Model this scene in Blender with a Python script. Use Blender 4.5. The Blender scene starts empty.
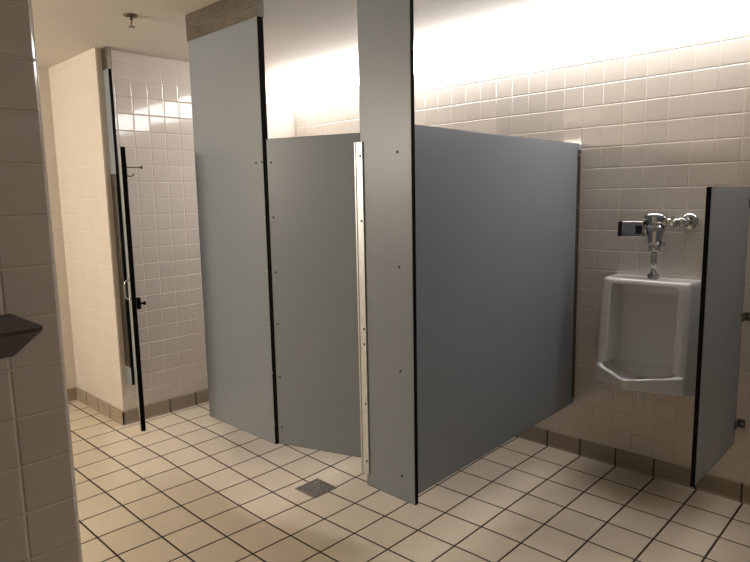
import bpy, bmesh, math, random
from mathutils import Vector, Matrix
random.seed(7)
C = bpy.context.scene.collection
PI = math.pi

# ------------------------------------------------------------------ camera
CAM = Vector((1.6534, -3.1885, 1.4869))
yaw, pitch, roll, FPX = -.7657, -.1377, -.019, 606.99
def cam_axes():
    cy, sy, cp, sp = math.cos(yaw), math.sin(yaw), math.cos(pitch), math.sin(pitch)
    f = Vector((sy*cp, cy*cp, sp)); r = Vector((cy, -sy, 0)); u = r.cross(f)
    c, s = math.cos(roll), math.sin(roll)
    return c*r + s*u, -s*r + c*u, f
r_, u_, f_ = cam_axes()
cd = bpy.data.cameras.new('camera'); cam = bpy.data.objects.new('camera', cd); C.objects.link(cam)
cam.matrix_world = Matrix(((r_.x, u_.x, -f_.x, CAM.x), (r_.y, u_.y, -f_.y, CAM.y), (r_.z, u_.z, -f_.z, CAM.z), (0, 0, 0, 1)))
cd.sensor_width = 36; cd.lens = FPX/750*36; cd.clip_start = .02
bpy.context.scene.camera = cam

# ------------------------------------------------------------------ world, lights, exposure
sc = bpy.context.scene
w = bpy.data.worlds.new('world'); sc.world = w; w.use_nodes = True
w.node_tree.nodes['Background'].inputs[0].default_value = (1, .93, .82, 1)
w.node_tree.nodes['Background'].inputs[1].default_value = .05
COVE_EMIT = 16.0
vs = sc.view_settings
vs.view_transform = 'Standard'; vs.look = 'None'; vs.exposure = 0.0; vs.gamma = 1.0; vs.use_curve_mapping = False

def area(name, loc, size, energy, col, rot=(0, 0, 0)):
    l = bpy.data.lights.new(name, 'AREA'); l.shape = 'RECTANGLE'; l.size, l.size_y = size
    l.energy = energy; l.color = col
    o = bpy.data.objects.new(name, l); o.location = loc; o.rotation_euler = rot; C.objects.link(o)
    return o
# the wall lamp of the wash area behind the near wall, and a weak ceiling lamp behind the camera
ENTRY_W, WASH_W = 74, .3
area('entry_light', (-2.35, -4.62, 2.0), (1.1, .2), ENTRY_W, (1, .91, .77), (PI/2, 0, 0))
area('wash_light', (1.35, -4.05, 2.405), (1.15, .28), WASH_W, (1, .86, .68))

# ------------------------------------------------------------------ materials
def nt(name):
    m = bpy.data.materials.new(name); m.use_nodes = True
    t = m.node_tree; b = t.nodes['Principled BSDF']
    return m, t, b
def setp(b, col=None, rough=None, metal=None, spec=None, coat=None):
    if col: b.inputs['Base Color'].default_value = (*col, 1)
    if rough is not None: b.inputs['Roughness'].default_value = rough
    if metal is not None: b.inputs['Metallic'].default_value = metal
    if spec is not None: b.inputs['Specular IOR Level'].default_value = spec
    if coat is not None: b.inputs['Coat Weight'].default_value = coat
def mnode(t, op, a, b=None, c=None):
    n = t.nodes.new('ShaderNodeMath'); n.operation = op
    for i, v in enumerate((a, b, c)):
        if v is None: continue
        if isinstance(v, (int, float)): n.inputs[i].default_value = v
        else: t.links.new(v, n.inputs[i])
    return n.outputs[0]
def plain(name, col, rough, metal=0, noise=None, nscale=40, bump=0, spec=None, stretch=None):
    m, t, b = nt(name); setp(b, col, rough, metal, spec)
    tc = t.nodes.new('ShaderNodeTexCoord'); nz = t.nodes.new('ShaderNodeTexNoise')
    nz.inputs['Scale'].default_value = nscale; nz.inputs['Detail'].default_value = 4
    src = tc.outputs['Object']
    if stretch:
        mp = t.nodes.new('ShaderNodeMapping'); mp.inputs['Scale'].default_value = stretch
        t.links.new(src, mp.inputs[0]); src = mp.outputs[0]
    t.links.new(src, nz.inputs['Vector'])
    if noise:
        rp = t.nodes.new('ShaderNodeValToRGB')
        rp.color_ramp.elements[0].position = .3; rp.color_ramp.elements[1].position = .7
        rp.color_ramp.elements[0].color = (*[c*(1-noise) for c in col], 1)
        rp.color_ramp.elements[1].color = (*[min(1, c*(1+noise)) for c in col], 1)
        t.links.new(nz.outputs[0], rp.inputs[0]); t.links.new(rp.outputs[0], b.inputs['Base Color'])
    if bump:
        bp = t.nodes.new('ShaderNodeBump'); bp.inputs['Strength'].default_value = bump; bp.inputs['Distance'].default_value = .001
        t.links.new(nz.outputs[0], bp.inputs['Height']); t.links.new(bp.outputs[0], b.inputs['Normal'])
    return m

def tile_mat(name, ax, ou, ov, su, sv, col, grout, half, rough, var=.04, tilt=.02, depth=.002, soft=.004, dirt=0.0, coat=0):
    """square tiles laid on world axes ax=(u,v), joints at ou+k*su / ov+k*sv, joint half width `half`"""
    m, t, b = nt(name); setp(b, rough=rough, coat=coat)
    if coat: b.inputs['Coat Roughness'].default_value = .12
    geo = t.nodes.new('ShaderNodeNewGeometry')
    sp = t.nodes.new('ShaderNodeSeparateXYZ'); t.links.new(geo.outputs['Position'], sp.inputs[0])
    def cell(axis, o, s):
        q = mnode(t, 'DIVIDE', mnode(t, 'SUBTRACT', sp.outputs[axis], o), s)
        fl = mnode(t, 'FLOOR', q); fr = mnode(t, 'SUBTRACT', q, fl)
        d = mnode(t, 'MULTIPLY', mnode(t, 'MINIMUM', fr, mnode(t, 'SUBTRACT', 1.0, fr)), s)
        return fl, d
    fu, du = cell('XYZ'.index(ax[0]), ou, su)
    if ax[1]:
        fv, dv = cell('XYZ'.index(ax[1]), ov, sv); d = mnode(t, 'MINIMUM', du, dv)
    else: fv, d = 0.0, du
    mr = t.nodes.new('ShaderNodeMapRange'); mr.interpolation_type = 'SMOOTHSTEP'
    t.links.new(d, mr.inputs[0]); mr.inputs[1].default_value = half*.7; mr.inputs[2].default_value = half*1.3
    mask = mr.outputs[0]
    cv = t.nodes.new('ShaderNodeCombineXYZ'); t.links.new(fu, cv.inputs[0])
    if ax[1]: t.links.new(fv, cv.inputs[1])
    wn = t.nodes.new('ShaderNodeTexWhiteNoise'); wn.noise_dimensions = '3D'; t.links.new(cv.outputs[0], wn.inputs['Vector'])
    nz = t.nodes.new('ShaderNodeTexNoise'); nz.inputs['Scale'].default_value = 9; nz.inputs['Detail'].default_value = 5
    t.links.new(geo.outputs['Position'], nz.inputs['Vector'])
    k = mnode(t, 'ADD', mnode(t, 'MULTIPLY', mnode(t, 'SUBTRACT', wn.outputs['Value'], .5), 2*var),
              mnode(t, 'MULTIPLY', mnode(t, 'SUBTRACT', nz.outputs[0], .5), var+dirt))
    k = mnode(t, 'ADD', k, 1.0)
    sc_ = t.nodes.new('ShaderNodeVectorMath'); sc_.operation = 'SCALE'; sc_.inputs[0].default_value = col
    t.links.new(k, sc_.inputs['Scale'])
    mx = t.nodes.new('ShaderNodeMix'); mx.data_type = 'RGBA'
    t.links.new(mask, mx.inputs[0]); mx.inputs[6].default_value = (*grout, 1); t.links.new(sc_.outputs[0], mx.inputs[7])
    t.links.new(mx.outputs[2], b.inputs['Base Color'])
    ro = mnode(t, 'SUBTRACT', .85, mnode(t, 'MULTIPLY', mask, .85-rough)); t.links.new(ro, b.inputs['Roughness'])
    # each tile sits a hair out of plane
    vm = t.nodes.new('ShaderNodeVectorMath'); vm.operation = 'SUBTRACT'; t.links.new(wn.outputs['Color'], vm.inputs[0]); vm.inputs[1].default_value = (.5, .5, .5)
    vs_ = t.nodes.new('ShaderNodeVectorMath'); vs_.operation = 'SCALE'; t.links.new(vm.outputs[0], vs_.inputs[0]); vs_.inputs['Scale'].default_value = tilt
    va = t.nodes.new('ShaderNodeVectorMath'); va.operation = 'ADD'; t.links.new(geo.outputs['Normal'], va.inputs[0]); t.links.new(vs_.outputs[0], va.inputs[1])
    vn = t.nodes.new('ShaderNodeVectorMath'); vn.operation = 'NORMALIZE'; t.links.new(va.outputs[0], vn.inputs[0])
    h = t.nodes.new('ShaderNodeMapRange'); h.interpolation_type = 'SMOOTHSTEP'
    t.links.new(d, h.inputs[0]); h.inputs[1].default_value = half*.5; h.inputs[2].default_value = half+soft
    nz2 = t.nodes.new('ShaderNodeTexNoise'); nz2.inputs['Scale'].default_value = 22; nz2.inputs['Detail'].default_value = 1
    t.links.new(geo.outputs['Position'], nz2.inputs['Vector'])
    hh = mnode(t, 'ADD', h.outputs[0], mnode(t, 'MULTIPLY', nz2.outputs[0], .05))
    bp = t.nodes.new('ShaderNodeBump'); bp.inputs['Strength'].default_value = 1; bp.inputs['Distance'].default_value = depth
    t.links.new(hh, bp.inputs['Height']); t.links.new(vn.outputs[0], bp.inputs['Normal'])
    t.links.new(bp.outputs[0], b.inputs['Normal'])
    return m

TS = .1085
WT = (.61, .55, .482); WG = (.70, .62, .53)
def wall_tile(name, ax, ou, ov=.096, **k):
    a = dict(col=WT, grout=WG, half=.0014, rough=.06, var=.012, tilt=.018, depth=.0019, soft=.0035); a.update(k)
    return tile_mat(name, ax, ou, ov, TS, TS, a.pop('col'), a.pop('grout'), a.pop('half'), a.pop('rough'), **a)
M = {}
M['tile_back'] = wall_tile('glazed wall tile, urinal wall', 'XZ', .262)
M['tile_left'] = wall_tile('glazed wall tile, stall wall', 'YZ', -1.224)
M['tile_entry'] = wall_tile('glazed wall tile, entry wall', 'XZ', -2.285, grout=(.63, .56, .485), depth=.0008, half=.001)
M['tile_near'] = wall_tile('glazed wall tile, near wall', 'YZ', -2.824, .050)
M['tile_end'] = wall_tile('glazed wall tile, wall end', 'XZ', .2197, .050)
M['tile_rest'] = wall_tile('glazed wall tile, other walls', 'YZ', 0)
M['tile_rest_x'] = wall_tile('glazed wall tile, front wall', 'XZ', 0)
FT = .2032
M['floor'] = tile_mat('quarry floor tile', 'XY', 0, 0, FT, FT, (.665, .575, .45), (.02, .012, .007), .0042, .33, var=.035, tilt=.008, depth=.0018, soft=.003, dirt=.12)
BT = (.30, .245, .18)
M['base_x'] = tile_mat('cove base tile along x', ('X', None), -.008, 0, FT, FT, BT, (.03, .02, .012), .0042, .35, var=.05, tilt=.01, depth=.0015)
M['base_y'] = tile_mat('cove base tile along y', ('Y', None), 0, 0, FT, FT, BT, (.03, .02, .012), .0042, .35, var=.05, tilt=.01, depth=.0015)
M['base_e'] = tile_mat('cove base tile on the entry wall', ('X', None), -2.283, 0, FT, FT, BT, (.03, .02, .012), .0042, .35, var=.05, tilt=.01, depth=.0015)
M['ceiling'] = plain('painted ceiling', (.66, .61, .54), .75, noise=.015, nscale=6, bump=.05)
M['panel'] = plain('grey plastic laminate', (.208, .232, .256), .38, noise=.05, nscale=260, bump=.03)
M['edge'] = plain('black laminate core', (.004, .004, .004), .8, noise=.1, spec=.08)
M['steel'] = plain('brushed stainless steel', (.27, .25, .215), .26, 1, noise=.22, nscale=14, stretch=(1, 1, 6))
M['bright_steel'] = plain('satin aluminium angle', (.60, .61, .61), .42, .7, noise=.05, nscale=20)
M['dark_steel'] = plain('dull stainless channel', (.14, .128, .11), .4, 1, noise=.1, nscale=20)
M['screw'] = plain('screw head', (.55, .53, .5), .25, 1)
M['dark_screw'] = plain('dull screw head', (.07, .065, .06), .4, .8)
M['chrome'] = plain('polished chrome', (.50, .50, .49), .08, 1)
M['lens'] = plain('black sensor lens', (.008, .008, .009), .15)
M['china'] = plain('white vitreous china', (.74, .735, .70), .09, noise=.01, nscale=8, spec=.6)
M['pvc'] = plain('white plastic pipe', (.6, .58, .53), .4)
M['brass'] = plain('aged brass sprinkler', (.20, .16, .10), .35, 1)
M['grate'] = plain('cast nickel grate', (.28, .26, .23), .4, .85, noise=.25, nscale=90)
M['pit'] = plain('drain pit', (.012, .010, .008), .8)
M['ledge'] = plain('dark stained steel', (.075, .068, .06), .38, .6, noise=.15, nscale=12)
m, t, b = nt('lit diffuser'); setp(b, (.9, .88, .85), .5)
b.inputs['Emission Color'].default_value = (1, .975, .985, 1); b.inputs['Emission Strength'].default_value = COVE_EMIT
M['diffuser'] = m
M['fixture'] = plain('white painted metal', (.75, .73, .69), .45)

# ------------------------------------------------------------------ mesh helpers
def obj(name, bm, mat, parent=None, loc=None, smooth=False, bevel=0, segs=2):
    bmesh.ops.recalc_face_normals(bm, faces=bm.faces[:])
    me = bpy.data.meshes.new(name); bm.to_mesh(me); bm.free()
    if mat is not None: me.materials.append(M[mat] if isinstance(mat, str) else mat)
    o = bpy.data.objects.new(name, me); C.objects.link(o)
    if smooth:
        for p in me.polygons: p.use_smooth = True
    if parent: o.parent = parent
    if loc: o.location = loc
    if bevel:
        bv = o.modifiers.new('bevel', 'BEVEL'); bv.width = bevel; bv.segments = segs; bv.limit_method = 'ANGLE'; bv.angle_limit = .6
    return o
def box(bm, a, b):
    x0, y0, z0 = a; x1, y1, z1 = b
    v = [bm.verts.new(p) for p in ((x0,y0,z0),(x1,y0,z0),(x1,y1,z0),(x0,y1,z0),(x0,y0,z1),(x1,y0,z1),(x1,y1,z1),(x0,y1,z1))]
    for f in ((3,2,1,0),(4,5,6,7),(0,1,5,4),(1,2,6,5),(2,3,7,6),(3,0,4,7)): bm.faces.new([v[i] for i in f])
    return bm
def BM(): return bmesh.new()
def lathe(bm, prof, origin, axis, n=24, cap=True):
    """prof: (distance along axis, radius)"""
    axis = Vector(axis).normalized(); o = Vector(origin)
    a = axis.orthogonal().normalized(); c = axis.cross(a)
    rings = []
    for h, r in prof:
        rings.append([bm.verts.new(o + axis*h + (a*math.cos(2*PI*i/n) + c*math.sin(2*PI*i/n))*max(r, 1e-5)) for i in range(n)])
    for q in range(len(rings)-1):
        for i in range(n): bm.faces.new((rings[q][i], rings[q][(i+1) % n], rings[q+1][(i+1) % n], rings[q+1][i]))
    if cap: bm.faces.new(rings[0][::-1]); bm.faces.new(rings[-1])
    return bm
def tube(bm, pts, r, n=12):
    pts = [Vector(p) for p in pts]; rings = []
    for i, p in enumerate(pts):
        d = (pts[min(i+1, len(pts)-1)] - pts[max(i-1, 0)]).normalized()
        a = d.orthogonal().normalized() if i == 0 else (prev - d*prev.dot(d)).normalized()
        prev = a; c = d.cross(a)
        rings.append([bm.verts.new(p + (a*math.cos(2*PI*k/n) + c*math.sin(2*PI*k/n))*r) for k in range(n)])
    for q in range(len(rings)-1):
        for k in range(n): bm.faces.new((rings[q][k], rings[q][(k+1) % n], rings[q+1][(k+1) % n], rings[q+1][k]))
    bm.faces.new(rings[0][::-1]); bm.faces.new(rings[-1])
    return bm
def prism(bm, poly, z0, z1):
    a = [bm.verts.new((x, y, z0)) for x, y in poly]; b = [bm.verts.new((x, y, z1)) for x, y in poly]; n = len(poly)
    for i in range(n): bm.faces.new((a[i], a[(i+1) % n], b[(i+1) % n], b[i]))
    bm.faces.new(a[::-1]); bm.faces.new(b); return bm
def thing(name, label, cat, loc=(0, 0, 0), rz=0, group=None):
    o = bpy.data.objects.new(name, None); o.empty_display_size = .05; C.objects.link(o)
    o.location = loc; o.rotation_euler = (0, 0, rz); o['label'] = label; o['category'] = cat
    if group: o['group'] = group
    return o
def struct(name, bm, mat, bevel=0):
    o = obj(name, bm, mat, bevel=bevel); o['kind'] = 'structure'; return o

_sm = {}
def screw(parent, loc, direction=(0, -1, 0), r=.0052, mat='screw', name='screw'):
    key = (mat, r, tuple(direction))
    if key not in _sm:
        bm = lathe(BM(), ((0, r), (.0012, r), (.0028, r*.72), (.0035, r*.25)), (0, 0, 0), direction, 14)
        o = obj(name, bm, mat, parent, loc, smooth=True); _sm[key] = o.data; return o
    o = bpy.data.objects.new(name, _sm[key]); C.objects.link(o); o.parent = parent; o.location = loc
    return o

# ------------------------------------------------------------------ room shell
H = 2.433; XL = -2.285; YB = -1.547; XF = -3.095; XR = 2.9; YF = -4.7
DX, DY = -.68, -1.24                                    # the floor drain
def dip(x, y):
    d = math.hypot(x-DX, y-DY)
    s = max(0, 1-d/1.0)
    return -.034*(s if s < .9 else .9+(s-.9)*.3)
bm = BM(); st = .0508
nx = int((XR+.1-(XF-.1))/st)+1; ny = int((.1-(YF-.1))/st)+1
g = [[bm.verts.new((XF-.1+i*st, YF-.1+j*st, dip(XF-.1+i*st, YF-.1+j*st))) for j in range(ny+1)] for i in range(nx+1)]
for i in range(nx):
    for j in range(ny):
        cx, cy = XF-.1+(i+.5)*st, YF-.1+(j+.5)*st
        bm.faces.new((g[i][j], g[i+1][j], g[i+1][j+1], g[i][j+1]))
fl = struct('floor', bm, 'floor')
for p in fl.data.polygons: p.use_smooth = True
struct('ceiling', box(BM(), (XF-.1, YF-.1, H), (XR+.1, .1, H+.08)), 'ceiling')
struct('wall_back', box(BM(), (XL-.02, 0, -.05), (XR+.1, .1, H+.01)), 'tile_back')
struct('wall_left', box(BM(), (XL-.1, YB+.02, -.05), (XL, 0, H+.01)), 'tile_left')
struct('wall_entry', box(BM(), (XF-.1, YB, -.05), (XL-.0005, YB+.1, H+.01)), 'tile_entry')
struct('trim_1', box(BM(), (XL-.03, YB-.0006, -.04), (XL+.0008, YB+.024, H)), 'tile_entry', bevel=.007)
struct('wall_far_left', box(BM(), (XF-.1, YF-.1, -.05), (XF, YB, H+.01)), 'tile_rest')
struct('wall_right', box(BM(), (XR, YF-.1, -.05), (XR+.1, .1, H+.01)), 'tile_rest')
struct('wall_front', box(BM(), (XF-.1, YF-.1, -.05), (XR+.1, YF, H+.01)), 'tile_rest_x')
struct('wall_near_left', box(BM(), (.07, YF, -.05), (.22, -2.711, H+.01)), 'tile_near', bevel=.011)
# cove base
def base_prof(length, flip=False):
    """profile: out from the wall, up; small cove foot and rounded top"""
    return [(0, -.012), (.013, -.012), (.013, .003), (.0085, .010), (.0085, .089), (.006, .0945), (0, .096)]
def base_run(name, p0, p1, out, mat):
    p0, p1, out = Vector((*p0, 0)), Vector((*p1, 0)), Vector((*out, 0)); bm = BM()
    a = [bm.verts.new(p0 + out*d + Vector((0, 0, z))) for d, z in base_prof(0)]
    b = [bm.verts.new(p1 + out*d + Vector((0, 0, z))) for d, z in base_prof(0)]
    n = len(a)
    for i in range(n): bm.faces.new((a[i], a[(i+1) % n], b[(i+1) % n], b[i]))
    bm.faces.new(a[::-1]); bm.faces.new(b)
    return struct(name, bm, mat)
base_run('baseboard_back', (XL, 0), (XR, 0), (0, -1), 'base_x')
base_run('baseboard_left', (XL, YB-.0085), (XL, 0), (1, 0), 'base_y')
base_run('baseboard_entry', (XF, YB), (XL+.0085, YB), (0, -1), 'base_e')
base_run('baseboard_far_left', (XF, YF), (XF, YB), (1, 0), 'base_y')
base_run('baseboard_right', (XR, YF), (XR, 0), (-1, 0), 'base_y')
base_run('baseboard_near_left', (.22, YF), (.22, -2.73), (1, 0), 'base_y')

# ------------------------------------------------------------------ light fixture in the corner of wall and ceiling
t = thing('valance_light', 'long glowing white strip light running along the top of the urinal wall at the ceiling', 'light', (.2, 0, H))
x0, x1 = XL+.001-.2, 1.72-.2
bm = BM()
prof = [(-.004, -.150), (-.03, -.155), (-.09, -.138), (-.135, -.095), (-.150, -.04), (-.150, -.006), (-.004, -.006)]
a = [bm.verts.new((x0, y, z)) for y, z in prof]; b2 = [bm.verts.new((x1, y, z)) for y, z in prof]
for i in range(len(prof)): bm.faces.new((a[i], a[(i+1) % len(prof)], b2[(i+1) % len(prof)], b2[i]))
bm.faces.new(a[::-1]); bm.faces.new(b2)
obj('diffuser', bm, 'diffuser', t)
for s, xx in ((1, x1),):
    obj('end_cap', box(BM(), (xx, -.156, -.160), (xx+.012, -.002, -.002)), 'fixture', t, bevel=.003)

# ------------------------------------------------------------------ stall fronts
YP = -1.475; TH = .030; PB = .283
def edge_band(parent, w, h, th, e=.0012, name='edge_band', z0=0, x0=0):
    """dark core showing on the four narrow sides of a panel: x0..x0+w, 0..th, z0..z0+h"""
    bm = BM(); a, b_ = x0, x0+w; c, d = z0, z0+h; i = .004
    box(bm, (a-e, .0012, c-e), (a+i, th-.0012, d+e)); box(bm, (b_-i, .0012, c-e), (b_+e, th-.0012, d+e))
    box(bm, (a+i, .0012, d-i), (b_-i, th-.0012, d+e)); box(bm, (a+i, .0012, c-e), (b_-i, th-.0012, c+i))
    return obj(name, bm, 'edge', parent)
def panel(parent, w, h, th, z0=0, x0=0, bevel=.0012):
    return obj('panel', box(BM(), (x0, 0, z0), (x0+w, th, z0+h)), 'panel', parent, bevel=bevel, segs=1)
def pilaster(label, x, w, TH=.034, y=YP, screws=(), side_screws=()):
    t = thing('stall_pilaster', label, 'partition post', (x, y, PB))
    top = H-PB
    panel(t, w, top-.012, TH); edge_band(t, w, top-.012, TH)
    s = BM(); z0, z1 = top-.133, top-.002; o = .004; q = .0025
    box(s, (-o, -o, z0), (w+o, -o+q, z1)); box(s, (-o, TH+o-q, z0), (w+o, TH+o, z1))
    box(s, (-o, -o+q, z0), (-o+q, TH+o-q, z1)); box(s, (w+o-q, -o+q, z0), (w+o, TH+o-q, z1))
    obj('shoe', s, 'steel', t, bevel=.0008, segs=1)
    for sx, sz in screws: screw(t, (sx-x, 0, sz-PB), mat='dark_screw' if x > -.5 or sz > 1.6 else 'screw')
    return t
p1 = pilaster('wide grey ceiling-hung stall panel with a steel shoe, left of the centre door', -1.305, .605,
    screws=[(-.755, 1.656), (-.708, 1.657), (-.703, 1.403), (-.755, 1.226), (-.706, 1.147), (-.70, .895), (-.753, .824), (-.697, .649), (-.752, .391), (-.697, .39),
            (-1.287, 1.60), (-1.287, 1.571), (-1.287, .892), (-1.287, .751), (-1.289, .378)])
p2 = pilaster('narrow grey post with light metal stop strip, between centre door and big side panel', -.060, .261, TH=.020,
    screws=[(.133, 1.65), (.134, 1.222), (.133, .814), (.134, .384)])
# door stop angle on the left edge of the near post
z0, z1 = .335-PB, 1.700-PB
bm = BM(); box(bm, (-.029, -.0065, z0), (.016, -.0005, z1)); box(bm, (-.029, -.0005, z0), (-.0255, .024, z1)); box(bm, (-.0205, -.0095, z0+.002), (-.0180, -.0065, z1-.002))
ds = obj('door_stop', bm, 'bright_steel', p2, bevel=.0008, segs=1); ds['label'] = 'light metal door stop strip'
for sz in (1.646, 1.393, .956, .893, .64, .392): screw(ds, (.005, -.0065, sz-PB), mat='dark_screw', r=.0048)
# far pilaster by the left wall
p3 = pilaster('very narrow grey stall post hung from the ceiling against the left tiled wall', XL+.002, .072, TH=.022, y=-1.508)
bm = BM(); z0, z1 = .405-PB, 1.66-PB
box(bm, (-.001, -.0035, z0), (.060, -.0005, z1)); box(bm, (.060, -.007, z0), (.068, -.0005, z1))
hg = obj('hinge', bm, 'dark_steel', p3, bevel=.0005, segs=1)
for sz in (.43, .70, .83, 1.02, 1.20, 1.42, 1.60): screw(hg, (.045, -.0035, sz-PB), r=.004)
lathe_b = BM(); tube(lathe_b, [(.074, -.006, z0), (.074, -.006, z1)], .0055, 10)
obj('hinge_barrel', lathe_b, 'dark_steel', hg)

# centre door (ajar inwards), hinged on the wide pilaster
dh = 1.455; DB = .302
d2 = thing('stall_door', 'grey centre stall door, almost closed, between the wide panel and the near post', 'door', (-.660, YP-.006, DB), .345)
panel(d2, .600, dh, .025); edge_band(d2, .600, dh, .025)
bm = BM(); box(bm, (-.0295, .020, .02), (-.0005, .0245, dh-.02))
obj('hinge', bm, 'edge', d2)
for sz in (1.652, 1.402, 1.146, .897, .638, .388): screw(d2, (.021, 0, sz-DB), mat='dark_screw')
bm = BM(); box(bm, (.520, .025, .70), (.585, .040, .76)); lathe(bm, ((0, .009), (.012, .009)), (.55, .040, .73), (0, 1, 0), 16)
obj('latch', bm, 'chrome', d2, bevel=.002)

# open door of the big stall, hinged on the far pilaster, swung out towards the camera
dw = .875
d1 = thing('stall_door', 'grey stall door at the left seen edge-on, standing open beside the tiled wall corner', 'door', (-2.185, -1.497, DB-.020), -.403)
panel(d1, dw, 1.474, .025); edge_band(d1, dw, 1.474, .025)
bm = BM()
for zz in (.70, .80): tube(bm, [(dw-.06, 0, zz), (dw-.06, -.012, zz)], .006, 10)
tube(bm, [(dw-.06, 0, .70), (dw-.06, -.018, .704), (dw-.06, -.025, .715), (dw-.06, -.026, .75), (dw-.06, -.025, .785), (dw-.06, -.018, .796), (dw-.06, 0, .80)], .005, 10)
obj('pull_handle', bm, 'chrome', d1, smooth=True)
bm = BM(); box(bm, (dw-.075, .025, .650), (dw-.02, .046, .705)); lathe(bm, ((0, .006), (.014, .006), (.016, .010), (.024, .010), (.026, .006)), (dw-.05, .046, .675), (0, 1, 0), 16)
obj('latch', bm, 'edge', d1, bevel=.002)
bm = BM(); box(bm, (dw-.150, .025, 1.325), (dw-.110, .029, 1.400))
tube(bm, [(dw-.13, .029, 1.381), (dw-.13, .096, 1.381)], .0032, 10); lathe(bm, ((0, .005), (.002, .0085), (.010, .0085), (.012, .006)), (dw-.13, .094, 1.381), (0, 1, 0), 14)
tube(bm, [(dw-.13, .029, 1.338), (dw-.13, .042, 1.334), (dw-.13, .054, 1.338), (dw-.13, .061, 1.350)], .003, 10)
obj('coat_hook', bm, 'dark_steel', d1)

# partition between the centre stall and the urinal bay
PZ = .305; PHt = 1.442
ang = math.atan2(1.435, -.030)
pt = thing('stall_partition', 'large grey side panel running from the near post back to the urinal wall', 'partition', (.180, YP+TH+.004, PZ), ang)
L = 1.430
panel(pt, L, PHt, .025); edge_band(pt, L, PHt, .025)
bm = BM()   # U channel at the wall, on both faces
box(bm, (L-.030, -.003, .030), (L+.004, -.0004, PHt-.032)); box(bm, (L-.030, .0254, .030), (L+.004, .028, PHt-.032))
ch = obj('wall_channel', bm, 'dark_steel', pt, bevel=.0006, segs=1)
for zz in (.06, .40, .90, 1.10, PHt-.06): screw(ch, (L-.014, -.003, zz), r=.0045)
bm = BM(); box(bm, (L-.012, -.0012, PHt-.030), (L+.003, -.0002, PHt-.001)); obj('end_tab', bm, 'bright_steel', pt)
# partition between the two stalls, behind the wide pilaster
pi_ = thing('stall_partition', 'grey dividing panel between the two stalls behind the wide hung panel', 'partition', (-.7425, YP+TH+.004, PZ), PI/2)
panel(pi_, L, PHt-.012, .025); edge_band(pi_, L, PHt-.012, .025)
obj('wall_channel', box(BM(), (L-.030, -.003, .03), (L+.004, -.0004, PHt-.05)), 'dark_steel', pi_)

# urinal privacy screen
ud = thing('urinal_screen', 'narrow grey privacy screen fixed to the wall right of the urinal', 'partition', (.952, -.036, .300), -PI/2)
dl = .600
panel(ud, dl, 1.200, .019, bevel=.0035); edge_band(ud, dl, 1.200, .019)
def brk(z):
    bm = BM()
    box(bm, (-.034, .0192, z-.02), (.026, .0225, z+.02)); box(bm, (-.0345, .0225, z-.02), (-.031, .050, z+.02))
    o = obj('bracket', bm, 'dark_steel', ud, bevel=.0008, segs=1)
    screw(o, (.010, .0225, z), (0, 1, 0), r=.005); screw(o, (-.031, .038, z), (1, 0, 0), r=.005)
for z in (.088, .605, 1.127): brk(z)

# ------------------------------------------------------------------ urinal
ur = thing('urinal', 'white china wall urinal with a pointed lip between the big partition and the narrow screen', 'urinal', (.572, 0, .477))
def body_mesh():
    # local: x centred, y from the wall (negative out), z from .477
    Z = lambda z: z-.477
    A = BM(); hw = .208
    def ring(bm, z, pts): return [bm.verts.new((x, y, Z(z))) for x, y in pts]
    def loft(bm, rings):
        n = len(rings[0])
        for q in range(len(rings)-1):
            for i in range(n): bm.faces.new((rings[q][i], rings[q][(i+1) % n], rings[q+1][(i+1) % n], rings[q+1][i]))
        bm.faces.new(rings[0][::-1]); bm.faces.new(rings[-1])
    def rect(hw, yd, c=.02): return [(-hw, 0), (-hw, -yd+c), (-hw+c, -yd), (hw-c, -yd), (hw, -yd+c), (hw, 0)]
    loft(A, [ring(A, z, rect(w_, d_)) for z, w_, d_ in ((.500, .204, .10), (.515, .213, .18), (.56, .213, .212), (.62, .213, .212), (1.030, .211, .180), (1.054, .209, .176), (1.060, .204, .168))])
    B = BM()
    def vee(hw, ys, yn, t=.012): return [(-hw, 0), (-hw, -ys), (-t, -yn+.006), (0, -yn), (t, -yn+.006), (hw, -ys), (hw, 0)]
    # sloping underside: front edge higher than the back
    def vring(z_back, z_side, z_nose, hw, ys, yn):
        P = vee(hw, ys, yn); zs = [z_back, z_side, z_nose, z_nose, z_nose, z_side, z_back]
        return [B.verts.new((x, y, Z(z))) for (x, y), z in zip(P, zs)]
    loft(B, [vring(.477, .516, .548, .195, .17, .345), vring(.484, .526, .560, .212, .205, .380), vring(.606, .612, .606, .213, .212, .392), vring(.610, .616, .610, .211, .210, .390)])
    K = BM()
    # cavity: open front above the lip, basin below it
    K_ = lambda bm, z, hwf, yf, hwb, yb: [bm.verts.new(p) for p in ((-hwb, yb, Z(z)), (-hwf, yf, Z(z)), (hwf, yf, Z(z)), (hwb, yb, Z(z)))]
    loft(K, [K_(K, .613, .194, -.60, .150, -.060), K_(K, .98, .192, -.60, .150, -.052), K_(K, 1.022, .190, -.60, .146, -.075), K_(K, 1.032, .187, -.60, .140, -.10)])
    D = BM()
    def vr(z, hw, ys, yn, yb): 
        return [D.verts.new(p) for p in ((-hw, yb, Z(z)), (-hw, -ys, Z(z)), (-.02, -yn+.004, Z(z)), (.02, -yn+.004, Z(z)), (hw, -ys, Z(z)), (hw, yb, Z(z)))]
    loft(D, [vr(.556, .06, .13, .22, -.09), vr(.566, .11, .15, .28, -.08), vr(.585, .170, .19, .355, -.066), vr(.63, .192, .204, .373, -.060)])
    return A, B, K, D
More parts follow.
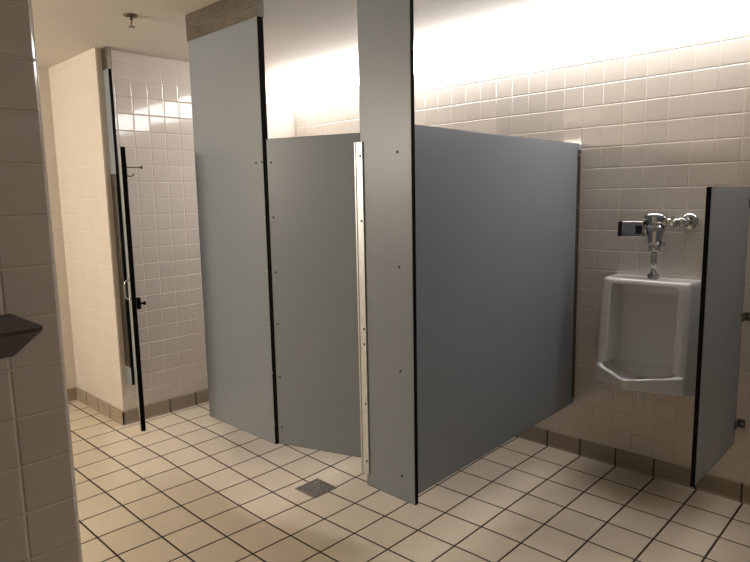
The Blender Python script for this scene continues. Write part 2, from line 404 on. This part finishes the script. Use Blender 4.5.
def solid(parts, vox, smooth_it, name='tmp', keep=None):
    bm = BM()
    for p in parts:
        bmesh.ops.recalc_face_normals(p, faces=p.faces[:])
        me = bpy.data.meshes.new('tmp'); p.to_mesh(me); p.free(); bm.from_mesh(me); bpy.data.meshes.remove(me)
    me = bpy.data.meshes.new(name); bm.to_mesh(me); bm.free()
    o = bpy.data.objects.new(name, me); C.objects.link(o)
    r = o.modifiers.new('r', 'REMESH'); r.mode = 'VOXEL'; r.voxel_size = vox
    return o
def bake(o):
    dg = bpy.context.evaluated_depsgraph_get(); me = bpy.data.meshes.new_from_object(o.evaluated_get(dg))
    return me
A, B, K, D = body_mesh()
outer = solid([A, B], .005, 0); outer.data = bake(outer); outer.modifiers.clear()
for cut in (K, D):
    c = solid([cut], .005, 0); c.data = bake(c); c.modifiers.clear()
    bo = outer.modifiers.new('b', 'BOOLEAN'); bo.operation = 'DIFFERENCE'; bo.object = c; bo.solver = 'EXACT'
    me = bake(outer); outer.modifiers.clear(); outer.data = me
    bpy.data.objects.remove(c)
r = outer.modifiers.new('r', 'REMESH'); r.mode = 'VOXEL'; r.voxel_size = .0038
s = outer.modifiers.new('s', 'SMOOTH'); s.factor = .5; s.iterations = 5
me = bake(outer); outer.modifiers.clear(); bpy.data.objects.remove(outer)
me.name = 'bowl'; me.materials.clear(); me.materials.append(M['china'])
for p in me.polygons: p.use_smooth = True
bowl = bpy.data.objects.new('bowl', me); C.objects.link(bowl); bowl.parent = ur
bm = lathe(BM(), ((0, .021), (.003, .021), (.004, .017), (.005, .004)), (0, -.155, .0815), (0, 0, 1), 20)
obj('drain_strainer', bm, 'chrome', ur, smooth=True)
bm = lathe(BM(), ((-.012, .017), (.078, .017), (.082, .0155)), (-.020, -.10, .010), (0, 0, -1), 20)
o = obj('outlet_pipe', bm, 'pvc', ur)

# ------------------------------------------------------------------ flush valve
fv = thing('flush_valve', 'chrome sensor flush valve on the wall above the urinal', 'flush valve', (.588, -.10, 1.060))
bm = lathe(BM(), ((0, .026), (.005, .026), (.006, .019), (.010, .019)), (0, 0, 0), (0, 0, 1), 24)
lathe(bm, ((.006, .027), (.008, .030), (.025, .030), (.028, .022)), (0, 0, 0), (0, 0, 1), 6)
obj('spud_nut', bm, 'chrome', fv, bevel=.001)
obj('flush_tube', tube(BM(), [(0, 0, .026), (0, 0, .165)], .0145, 20), 'chrome', fv, smooth=True)
bm = lathe(BM(), ((.135, .018), (.138, .025), (.162, .028), (.164, .024), (.170, .024), (.175, .033), (.218, .036), (.228, .041), (.234, .043), (.262, .043), (.264, .038), (.274, .038), (.277, .047),
    (.296, .049), (.300, .053), (.312, .053), (.320, .048), (.326, .030), (.327, .002)), (0, 0, 0), (0, 0, 1), 28)
obj('valve_body', bm, 'chrome', fv, smooth=True)
# supply run to the right and elbow into the wall
bm = tube(BM(), [(.02, 0, .280), (.098, 0, .280)], .0205, 18)
lathe(bm, ((.036, .020), (.040, .026), (.056, .026), (.060, .020)), (0, 0, .282), (1, 0, 0), 8)
lathe(bm, ((.070, .020), (.074, .027), (.088, .027), (.092, .020)), (0, 0, .282), (1, 0, 0), 8)
obj('supply_pipe', bm, 'chrome', fv, bevel=.001)
bm = tube(BM(), [(.094, 0, .282), (.108, .001, .282), (.118, .007, .282), (.123, .020, .282), (.124, .040, .282), (.124, .088, .282)], .0185, 18)
lathe(bm, ((-.034, .006), (-.032, .019), (-.016, .021), (-.012, .017), (.004, .017)), (.124, .006, .282), (0, 1, 0), 20)
obj('stop_valve', bm, 'chrome', fv, smooth=True)
bm = lathe(BM(), ((0, .040), (.005, .040), (.012, .034), (.016, .026)), (.124, .0985, .282), (0, -1, 0), 28)
obj('wall_flange', bm, 'chrome', fv, smooth=True)
# sensor actuator reaching left
bm = box(BM(), (-.152, -.034, .206), (-.045, .034, .284))
sb = obj('sensor_box', bm, 'chrome', fv, bevel=.006, segs=3)
bm = box(BM(), (-.172, -.033, .207), (-.1522, .033, .283)); ln = obj('lens', bm, 'lens', sb, bevel=.004)
bm = box(BM(), (-.082, -.0362, .222), (-.052, -.0342, .262)); obj('window', bm, 'lens', sb)
bm = lathe(BM(), ((.026, .021), (.034, .028), (.050, .028), (.060, .024)), (0, 0, .247), (-1, 0, 0), 20)
lathe(bm, ((.030, .030), (.040, .030)), (0, 0, .247), (-1, 0, 0), 6)
obj('coupling', bm, 'chrome', fv, smooth=True)
bm = tube(BM(), [(.020, -.002, .176), (.032, -.006, .174)], .006, 12); lathe(bm, ((0, .008), (.003, .0115), (.018, .0115), (.021, .008)), (.030, -.005, .174), (.94, -.3, -.1), 16)
obj('override_button', bm, 'chrome', fv, smooth=True)

# ------------------------------------------------------------------ floor drain
zd = -.0285
fd = thing('floor_drain', 'small square metal floor drain grate in the beige floor before the centre door', 'drain', (DX, DY, zd))
hs = .078; bm = BM()
fr = .008; z0, z1 = -.004, .0035
for a in ((-hs, -hs, hs, -hs+fr), (-hs, hs-fr, hs, hs), (-hs, -hs+fr, -hs+fr, hs-fr), (hs-fr, -hs+fr, hs, hs-fr)):
    box(bm, (a[0], a[1], z0), (a[2], a[3], z1))
obj('frame', bm, 'grate', fd, bevel=.0008, segs=1)
bm = BM(); n = 9; p = (2*hs-2*fr)/n
for k in range(1, n):
    c = -hs+fr+k*p
    box(bm, (c-.0033, -hs+fr, -.003), (c+.0033, hs-fr, .0026)); box(bm, (-hs+fr, c-.0033, -.0028), (hs-fr, c+.0033, .0024))
obj('grate', bm, 'grate', fd)
obj('pit', box(BM(), (-hs+.003, -hs+.003, -.0035), (hs-.003, hs-.003, -.0015)), 'pit', fd)

# ------------------------------------------------------------------ sprinkler
sp = thing('fire_sprinkler', 'small metal fire sprinkler hanging from the ceiling above the open stall door', 'sprinkler', (-1.495, -1.679, H))
obj('escutcheon', lathe(BM(), ((0, .038), (.004, .038), (.008, .033), (.011, .018), (.012, .013)), (0, 0, -.0005), (0, 0, -1), 28), 'brass', sp, smooth=True)
bm = lathe(BM(), ((.010, .010), (.022, .010), (.023, .007), (.028, .007)), (0, 0, 0), (0, 0, -1), 16)
for s in (-1, 1): tube(bm, [(s*.006, 0, -.024), (s*.011, 0, -.034), (s*.008, 0, -.048), (0, 0, -.056)], .0022, 8)
tube(bm, [(0, 0, -.026), (0, 0, -.052)], .003, 8)
obj('sprinkler_head', bm, 'brass', sp)
bm = lathe(BM(), ((0, .005), (.001, .017), (.003, .0175), (.004, .004)), (0, 0, -.056), (0, 0, -1), 12)
obj('deflector', bm, 'brass', sp)

# ------------------------------------------------------------------ steel ledge on the near wall
lg = thing('metal_wall_ledge', 'dark steel ledge with tapering underside fixed on the near tiled wall at the left', 'wall fixture', (.2205, -2.932, 1.167))
bm = BM()
hy = .12
def ringl(z, d, hy, c):
    pts = [(0, -hy), (d-c, -hy)] + [(d-c+c*math.sin(q*PI/8), -hy+c-c*math.cos(q*PI/8)) for q in range(1, 5)] + [(d-c+c*math.cos(q*PI/8), hy-c+c*math.sin(q*PI/8)) for q in range(0, 5)] + [(0, hy)]
    return [bm.verts.new((x, y, z)) for x, y in pts]
rs = [ringl(0, .012, hy-.004, .004), ringl(.082, .206, hy, .014), ringl(.090, .210, hy, .014)]
for q in range(2):
    n = len(rs[0])
    for i in range(n): bm.faces.new((rs[q][i], rs[q][(i+1) % n], rs[q+1][(i+1) % n], rs[q+1][i]))
bm.faces.new(rs[0][::-1]); bm.faces.new(rs[-1])
obj('body', bm, 'ledge', lg)
